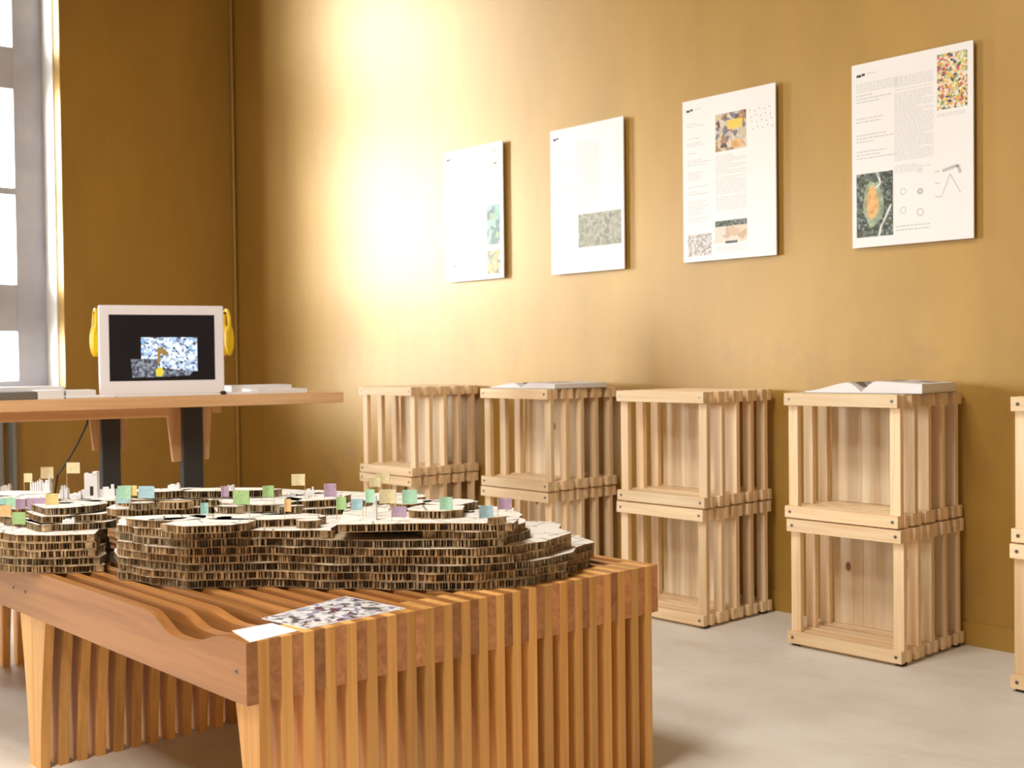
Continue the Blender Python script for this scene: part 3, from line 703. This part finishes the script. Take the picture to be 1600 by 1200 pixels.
boxo('apron', (-1.5, dx(262, .06), .06, .10, DT-.125, DT-.068), M['desk_x'], desk, .002)
boxo('apron', (-1.5, dx(262, .06), .70, .74, DT-.125, DT-.068), M['desk_x'], desk, .002)
def zpx(y, px, off):
    x = dx(px, off); p = O+ez*x+nz*off; d_ = p.dot(D); return at_d(px, y, d_).z
for px0, px1, off in ((158, 187, .25), (285, 316, .25)):
    boxo('post', (dx(px0, off), dx(px1, off), off, off+.1, 0.012, DT-.068), M['steel'], desk, .003)
    boxo('foot_plate', (dx(px0, off)-.1, dx(px1, off)+.1, off-.15, off+.3, 0, .012), M['steel'], desk)
for a, b_, yb, tp in ((138, 158, 705, .35), (187, 201, 703, -.35), (260, 286, 722, .35), (316, 331, 718, -.4)):
    off = .30; x0, x1 = dx(a, off), dx(b_, off); zb = zpx(yb, (a+b_)/2, off)
    sh = (x1-x0)*tp; pts = [(x0, DT-.068), (x1, DT-.068), (x1+min(0, sh), zb), (x0+max(0, sh), zb)]
    bm = bmesh.new(); xz_prism(bm, pts, off, off+.045); obj('bracket', bm, M['desk_z'], desk, .002)
boxo('stretcher', (dx(331, .30), dx(345, .30), .30, .34, DT-.12, DT-.068), M['desk_x'], desk, .001)

def on_desk(name, label, cat, px0, px1, off, dep, h, mat, rz=0, z=0, bevel=.001, group=None):
    x0, x1 = dx(px0, off), dx(px1, off); c_ = O+ez*(x0+x1)/2+nz*(off+dep/2); w = x1-x0
    bm = bmesh.new(); box(bm, -w/2, w/2, -dep/2, dep/2, 0, h); o = obj(name, bm, mat, None, bevel); o.location = (c_.x, c_.y, DT+z+.0005); o.rotation_euler = (0, 0, DA+rz); tag(o, label, cat, group); return o
on_desk('closed_book', 'grey-brown closed book lying at the left end of the desk', 'book', -30, 58, .02, .3, .045, M['grey'], bevel=.003)
on_desk('paper_stack', 'thick white paper stack beside the grey book on the desk', 'paper', 59, 100, .02, .25, .05, M['paper'])
on_desk('paper_stack', 'long white paper stack behind the grey book on the desk', 'paper', -30, 100, .36, .3, .066, M['paper'])
on_desk('open_magazine', 'thin white magazine lying in front of the left half of the monitor', 'magazine', 103, 180, .04, .2, .012, M['paper'], bevel=.002)
on_desk('open_magazine', 'wide thin white magazine lying in front of the right half of the monitor', 'magazine', 184, 345, .05, .17, .010, M['paper'], bevel=.002)
on_desk('paper_stack', 'white paper stack left of the monitor, behind the thin magazines', 'paper', 104, 150, .34, .25, .04, M['paper'])
on_desk('paper_sheet', 'white paper sheets just right of the monitor', 'paper', 357, 400, .05, .20, .012, M['paper'])
on_desk('paper_stack', 'flat white paper stack near the right end of the desk', 'paper', 403, 480, .09, .35, .026, M['paper'])
on_desk('paper_stack', 'wide white paper stack at the rear of the desk, right of the monitor', 'paper', 362, 456, .5, .28, .045, M['paper'])
o = on_desk('computer_mouse', 'small black computer mouse at the right foot of the monitor', 'mouse', 347, 355, .10, .06, .022, M['cable'], bevel=.009)
# monitor
moff = .30; x0, x1 = dx(157, moff), dx(350, moff); mc = O+ez*(x0+x1)/2+nz*moff; w = (x1-x0); md = mc.dot(D)
MA = DA-.06
mon = thing('computer_monitor', 'white-framed flat monitor showing a small bright picture on black', 'monitor', (mc.x, mc.y, DT), MA)
mt = at_d(253, 477.5, md).z-DT; sb = at_d(253, 594.5, md).z-DT; st = at_d(253, 492, md).z-DT; bz = w*15/193
bm = bmesh.new()
box(bm, -w/2, w/2, 0, .045, 0.004, mt)
obj('housing', bm, M['shell'], mon, .006)
bm = bmesh.new(); box(bm, -w/2+bz, w/2-bz, -.0015, .002, sb, st); scr = obj('screen', bm, M['screen'], mon)
M['video'] = palette('video_picture', [(.25, .45, .75), (.75, .85, 1), (.55, .68, .9), (.9, .95, 1), (.15, .22, .35), (.4, .5, .62), (.8, .88, 1), (.05, .07, .1)], 75, emit=1.1)
M['video2'] = palette('video_dim', [(.12, .14, .2), (.3, .34, .42), (.5, .55, .65), (.06, .07, .09)], 75, emit=.6)
def sp(px, py):   # picture coordinates on the monitor face
    return (-w/2+w*(px-157)/193, mt-(mt)*(py-477.5)/(606-477.5))
def scq(pts, m, y):
    bm = bmesh.new(); bm.faces.new([bm.verts.new((a, y, b)) for a, b in (sp(*p) for p in pts)]); return obj('screen_image', bm, m, scr)
scq([(220, 523), (307, 523), (307, 572), (220, 572)], M['video'], -.002)
scq([(204, 554), (245, 554), (245, 580), (206, 580)], M['video2'], -.0022); scq([(245, 566), (300, 572), (295, 578), (245, 580)], M['video2'], -.0024)
M['vy'] = plain('video_yellow', (.02, .02, .01)); b_ = M['vy'].node_tree.nodes['Principled BSDF']; b_.inputs['Emission Color'].default_value = (.8, .62, .05, 1); b_.inputs['Emission Strength'].default_value = 1
M['vb'] = plain('video_brown', (.02, .02, .01)); b_ = M['vb'].node_tree.nodes['Principled BSDF']; b_.inputs['Emission Color'].default_value = (.35, .2, .05, 1); b_.inputs['Emission Strength'].default_value = 1
scq([(241, 570), (246, 566), (252, 567), (255, 573), (251, 579), (243, 579)], M['vy'], -.003)
scq([(245, 538), (252, 537), (262, 545), (258, 550), (250, 546), (248, 562), (245, 562)], M['vb'], -.003)
boxo('stand', (-.12, .12, .045, .16, 0, .01), M['shell'], mon, .003); boxo('stand', (-.06, .06, .045, .06, .01, mt*.6), M['shell'], mon, .002)
# yellow headphones hung at both sides of the monitor
HO = moff+.20
def headphones(px0, px1, yt, yb, label, s):
    xa, xb = dx(px0, HO), dx(px1, HO); wv = xb-xa; c_ = O+ez*(xa+xb)/2+nz*(HO)
    zt_ = zpx(yt, px0, HO); zb_ = zpx(yb, px0, HO); hgt = zt_-zb_
    t = thing('headphones', label, 'headphones', (c_.x, c_.y, zb_), MA, 'yellow headphones hung beside the monitor')
    bm = bmesh.new(); n = 18
    for side in (0, 1):
        pts = []
    rr = .075; pts = []
    for k in range(n+1):
        a = PI*k/n; pts.append((0 + s*.004*math.sin(a), .0+math.cos(a)*rr, hgt-.085+math.sin(a)*.075))
    pts = [(s*-.004, rr+.0, .13)]+pts+[(s*-.004, -rr, .13)]
    tube(bm, pts, .011, 8); obj('headband', bm, M['yellow'], t, smooth=True)
    for y in (-.062, .062):
        bm = bmesh.new(); bmesh.ops.create_uvsphere(bm, u_segments=20, v_segments=12, radius=1)
        for v in bm.verts:
            v.co = Vector((v.co.x*wv*.5, v.co.y*.026, v.co.z*.10))+Vector((0, y, .10))
        cp = obj('ear_cup', bm, M['yellow'], t, smooth=True)
    v = Matrix.Rotation(-MA, 3, 'Z') @ (c_-Vector((mc.x, mc.y, 0))); zz = zb_+hgt-DT-.036
    bm = bmesh.new(); x_in = -s*(w/2-.04); xs_ = sorted((x_in, v.x-s*.01)); box(bm, *xs_, v.y-.008, v.y+.008, zz, zz+.010); xs_ = sorted((x_in, x_in-s*.012)); box(bm, *xs_, .0452, v.y-.008, zz, zz+.010); obj('hook', bm, M['cable'], mon)
headphones(143, 158, 481, 558, 'yellow headphones hanging at the left side of the monitor', 1)
headphones(349, 364, 482, 556, 'yellow headphones hanging at the right side of the monitor', -1)
# cable
pa = at_d(139, 655, 7.0); pb = at_d(118, 700, 7.1); pc = at_d(90, 742, 7.2)
pts = []
for i in range(17):
    u = i/16; pts.append(pa*(1-u)**2+pb*2*u*(1-u)+pc*u*u+Vector((0, 0, -.01*math.sin(u*PI))))
end = Vector((pc.x-.1, pc.y-.15, .006)); pts += [pc*(1-u)+end*u+Vector((0, 0, -.12*math.sin(u*PI)*(1-u))) for u in (.2, .4, .6, .8, 1)]
pts = [Vector((p.x, p.y, max(.006, p.z))) for p in pts]
pts[0].z = DT-.07
bm = bmesh.new(); tube(bm, pts, .006, 8); tag(obj('power_cable', bm, M['cable'], smooth=True), 'black power cable hanging slantwise from the desk to the floor', 'cable')

# ------------------------------------------------------------------ unseen ceiling lamps added for fill
for i, (x, y) in enumerate(((-3.4, .6), (-2.0, -2.0))):
    t = thing('fill_lamp', 'added square white fill light panel overhead, %s' % ('nearer the crates', 'nearer the viewer')[i], 'lamp', (x, y, CZ))
    bm = bmesh.new(); box(bm, -.8, .8, -.8, .8, -.06, 0); obj('housing', bm, M['shell'], t, .005)
    l = bpy.data.lights.new('fill_light', 'AREA'); l.size = 1.5; l.energy = FILL; l.color = (1, .96, .90); lo = bpy.data.objects.new('fill_light', l); C.objects.link(lo); lo.parent = t; lo.location = (0, 0, -.065)
# ------------------------------------------------------------------ daylight
w_ = bpy.data.worlds.new('sky'); bpy.context.scene.world = w_; w_.use_nodes = True
nt = w_.node_tree; bg = nt.nodes['Background']; bg.inputs[1].default_value = 28
tc = N(nt, 'ShaderNodeTexCoord'); sx = N(nt, 'ShaderNodeSeparateXYZ'); nt.links.new(tc.outputs['Generated'], sx.inputs[0])
r = N(nt, 'ShaderNodeValToRGB'); e = r.color_ramp.elements; e[0].position = .47; e[0].color = (.45, .42, .38, 1); e[1].position = .53; e[1].color = (.97, .985, 1, 1)
mr = N(nt, 'ShaderNodeMapRange'); mr.inputs[1].default_value = -1; nt.links.new(sx.outputs['Z'], mr.inputs[0]); nt.links.new(mr.outputs[0], r.inputs[0]); nt.links.new(r.outputs[0], bg.inputs[0])
# the sun behind thin cloud: a broad bright patch of sky
dt = N(nt, 'ShaderNodeVectorMath', operation='DOT_PRODUCT'); vm = N(nt, 'ShaderNodeVectorMath', operation='MULTIPLY'); vm.inputs[1].default_value = (1, 1, 1.8); vn = N(nt, 'ShaderNodeVectorMath', operation='NORMALIZE'); nt.links.new(tc.outputs['Generated'], vm.inputs[0]); nt.links.new(vm.outputs[0], vn.inputs[0]); nt.links.new(vn.outputs[0], dt.inputs[0]); dt.inputs[1].default_value = Vector(SUNDIR).normalized()
gl = N(nt, 'ShaderNodeMapRange', interpolation_type='SMOOTHSTEP'); gl.inputs[1].default_value = math.cos(math.radians(SUNR)); gl.inputs[2].default_value = 1
gl.inputs[3].default_value = SKY; gl.inputs[4].default_value = SUNP; nt.links.new(dt.outputs['Value'], gl.inputs[0]); nt.links.new(gl.outputs[0], bg.inputs[1])

vs = bpy.context.scene.view_settings
vs.view_transform = 'Standard'; vs.look = 'None'; vs.gamma = 1; vs.use_curve_mapping = False; vs.exposure = .12
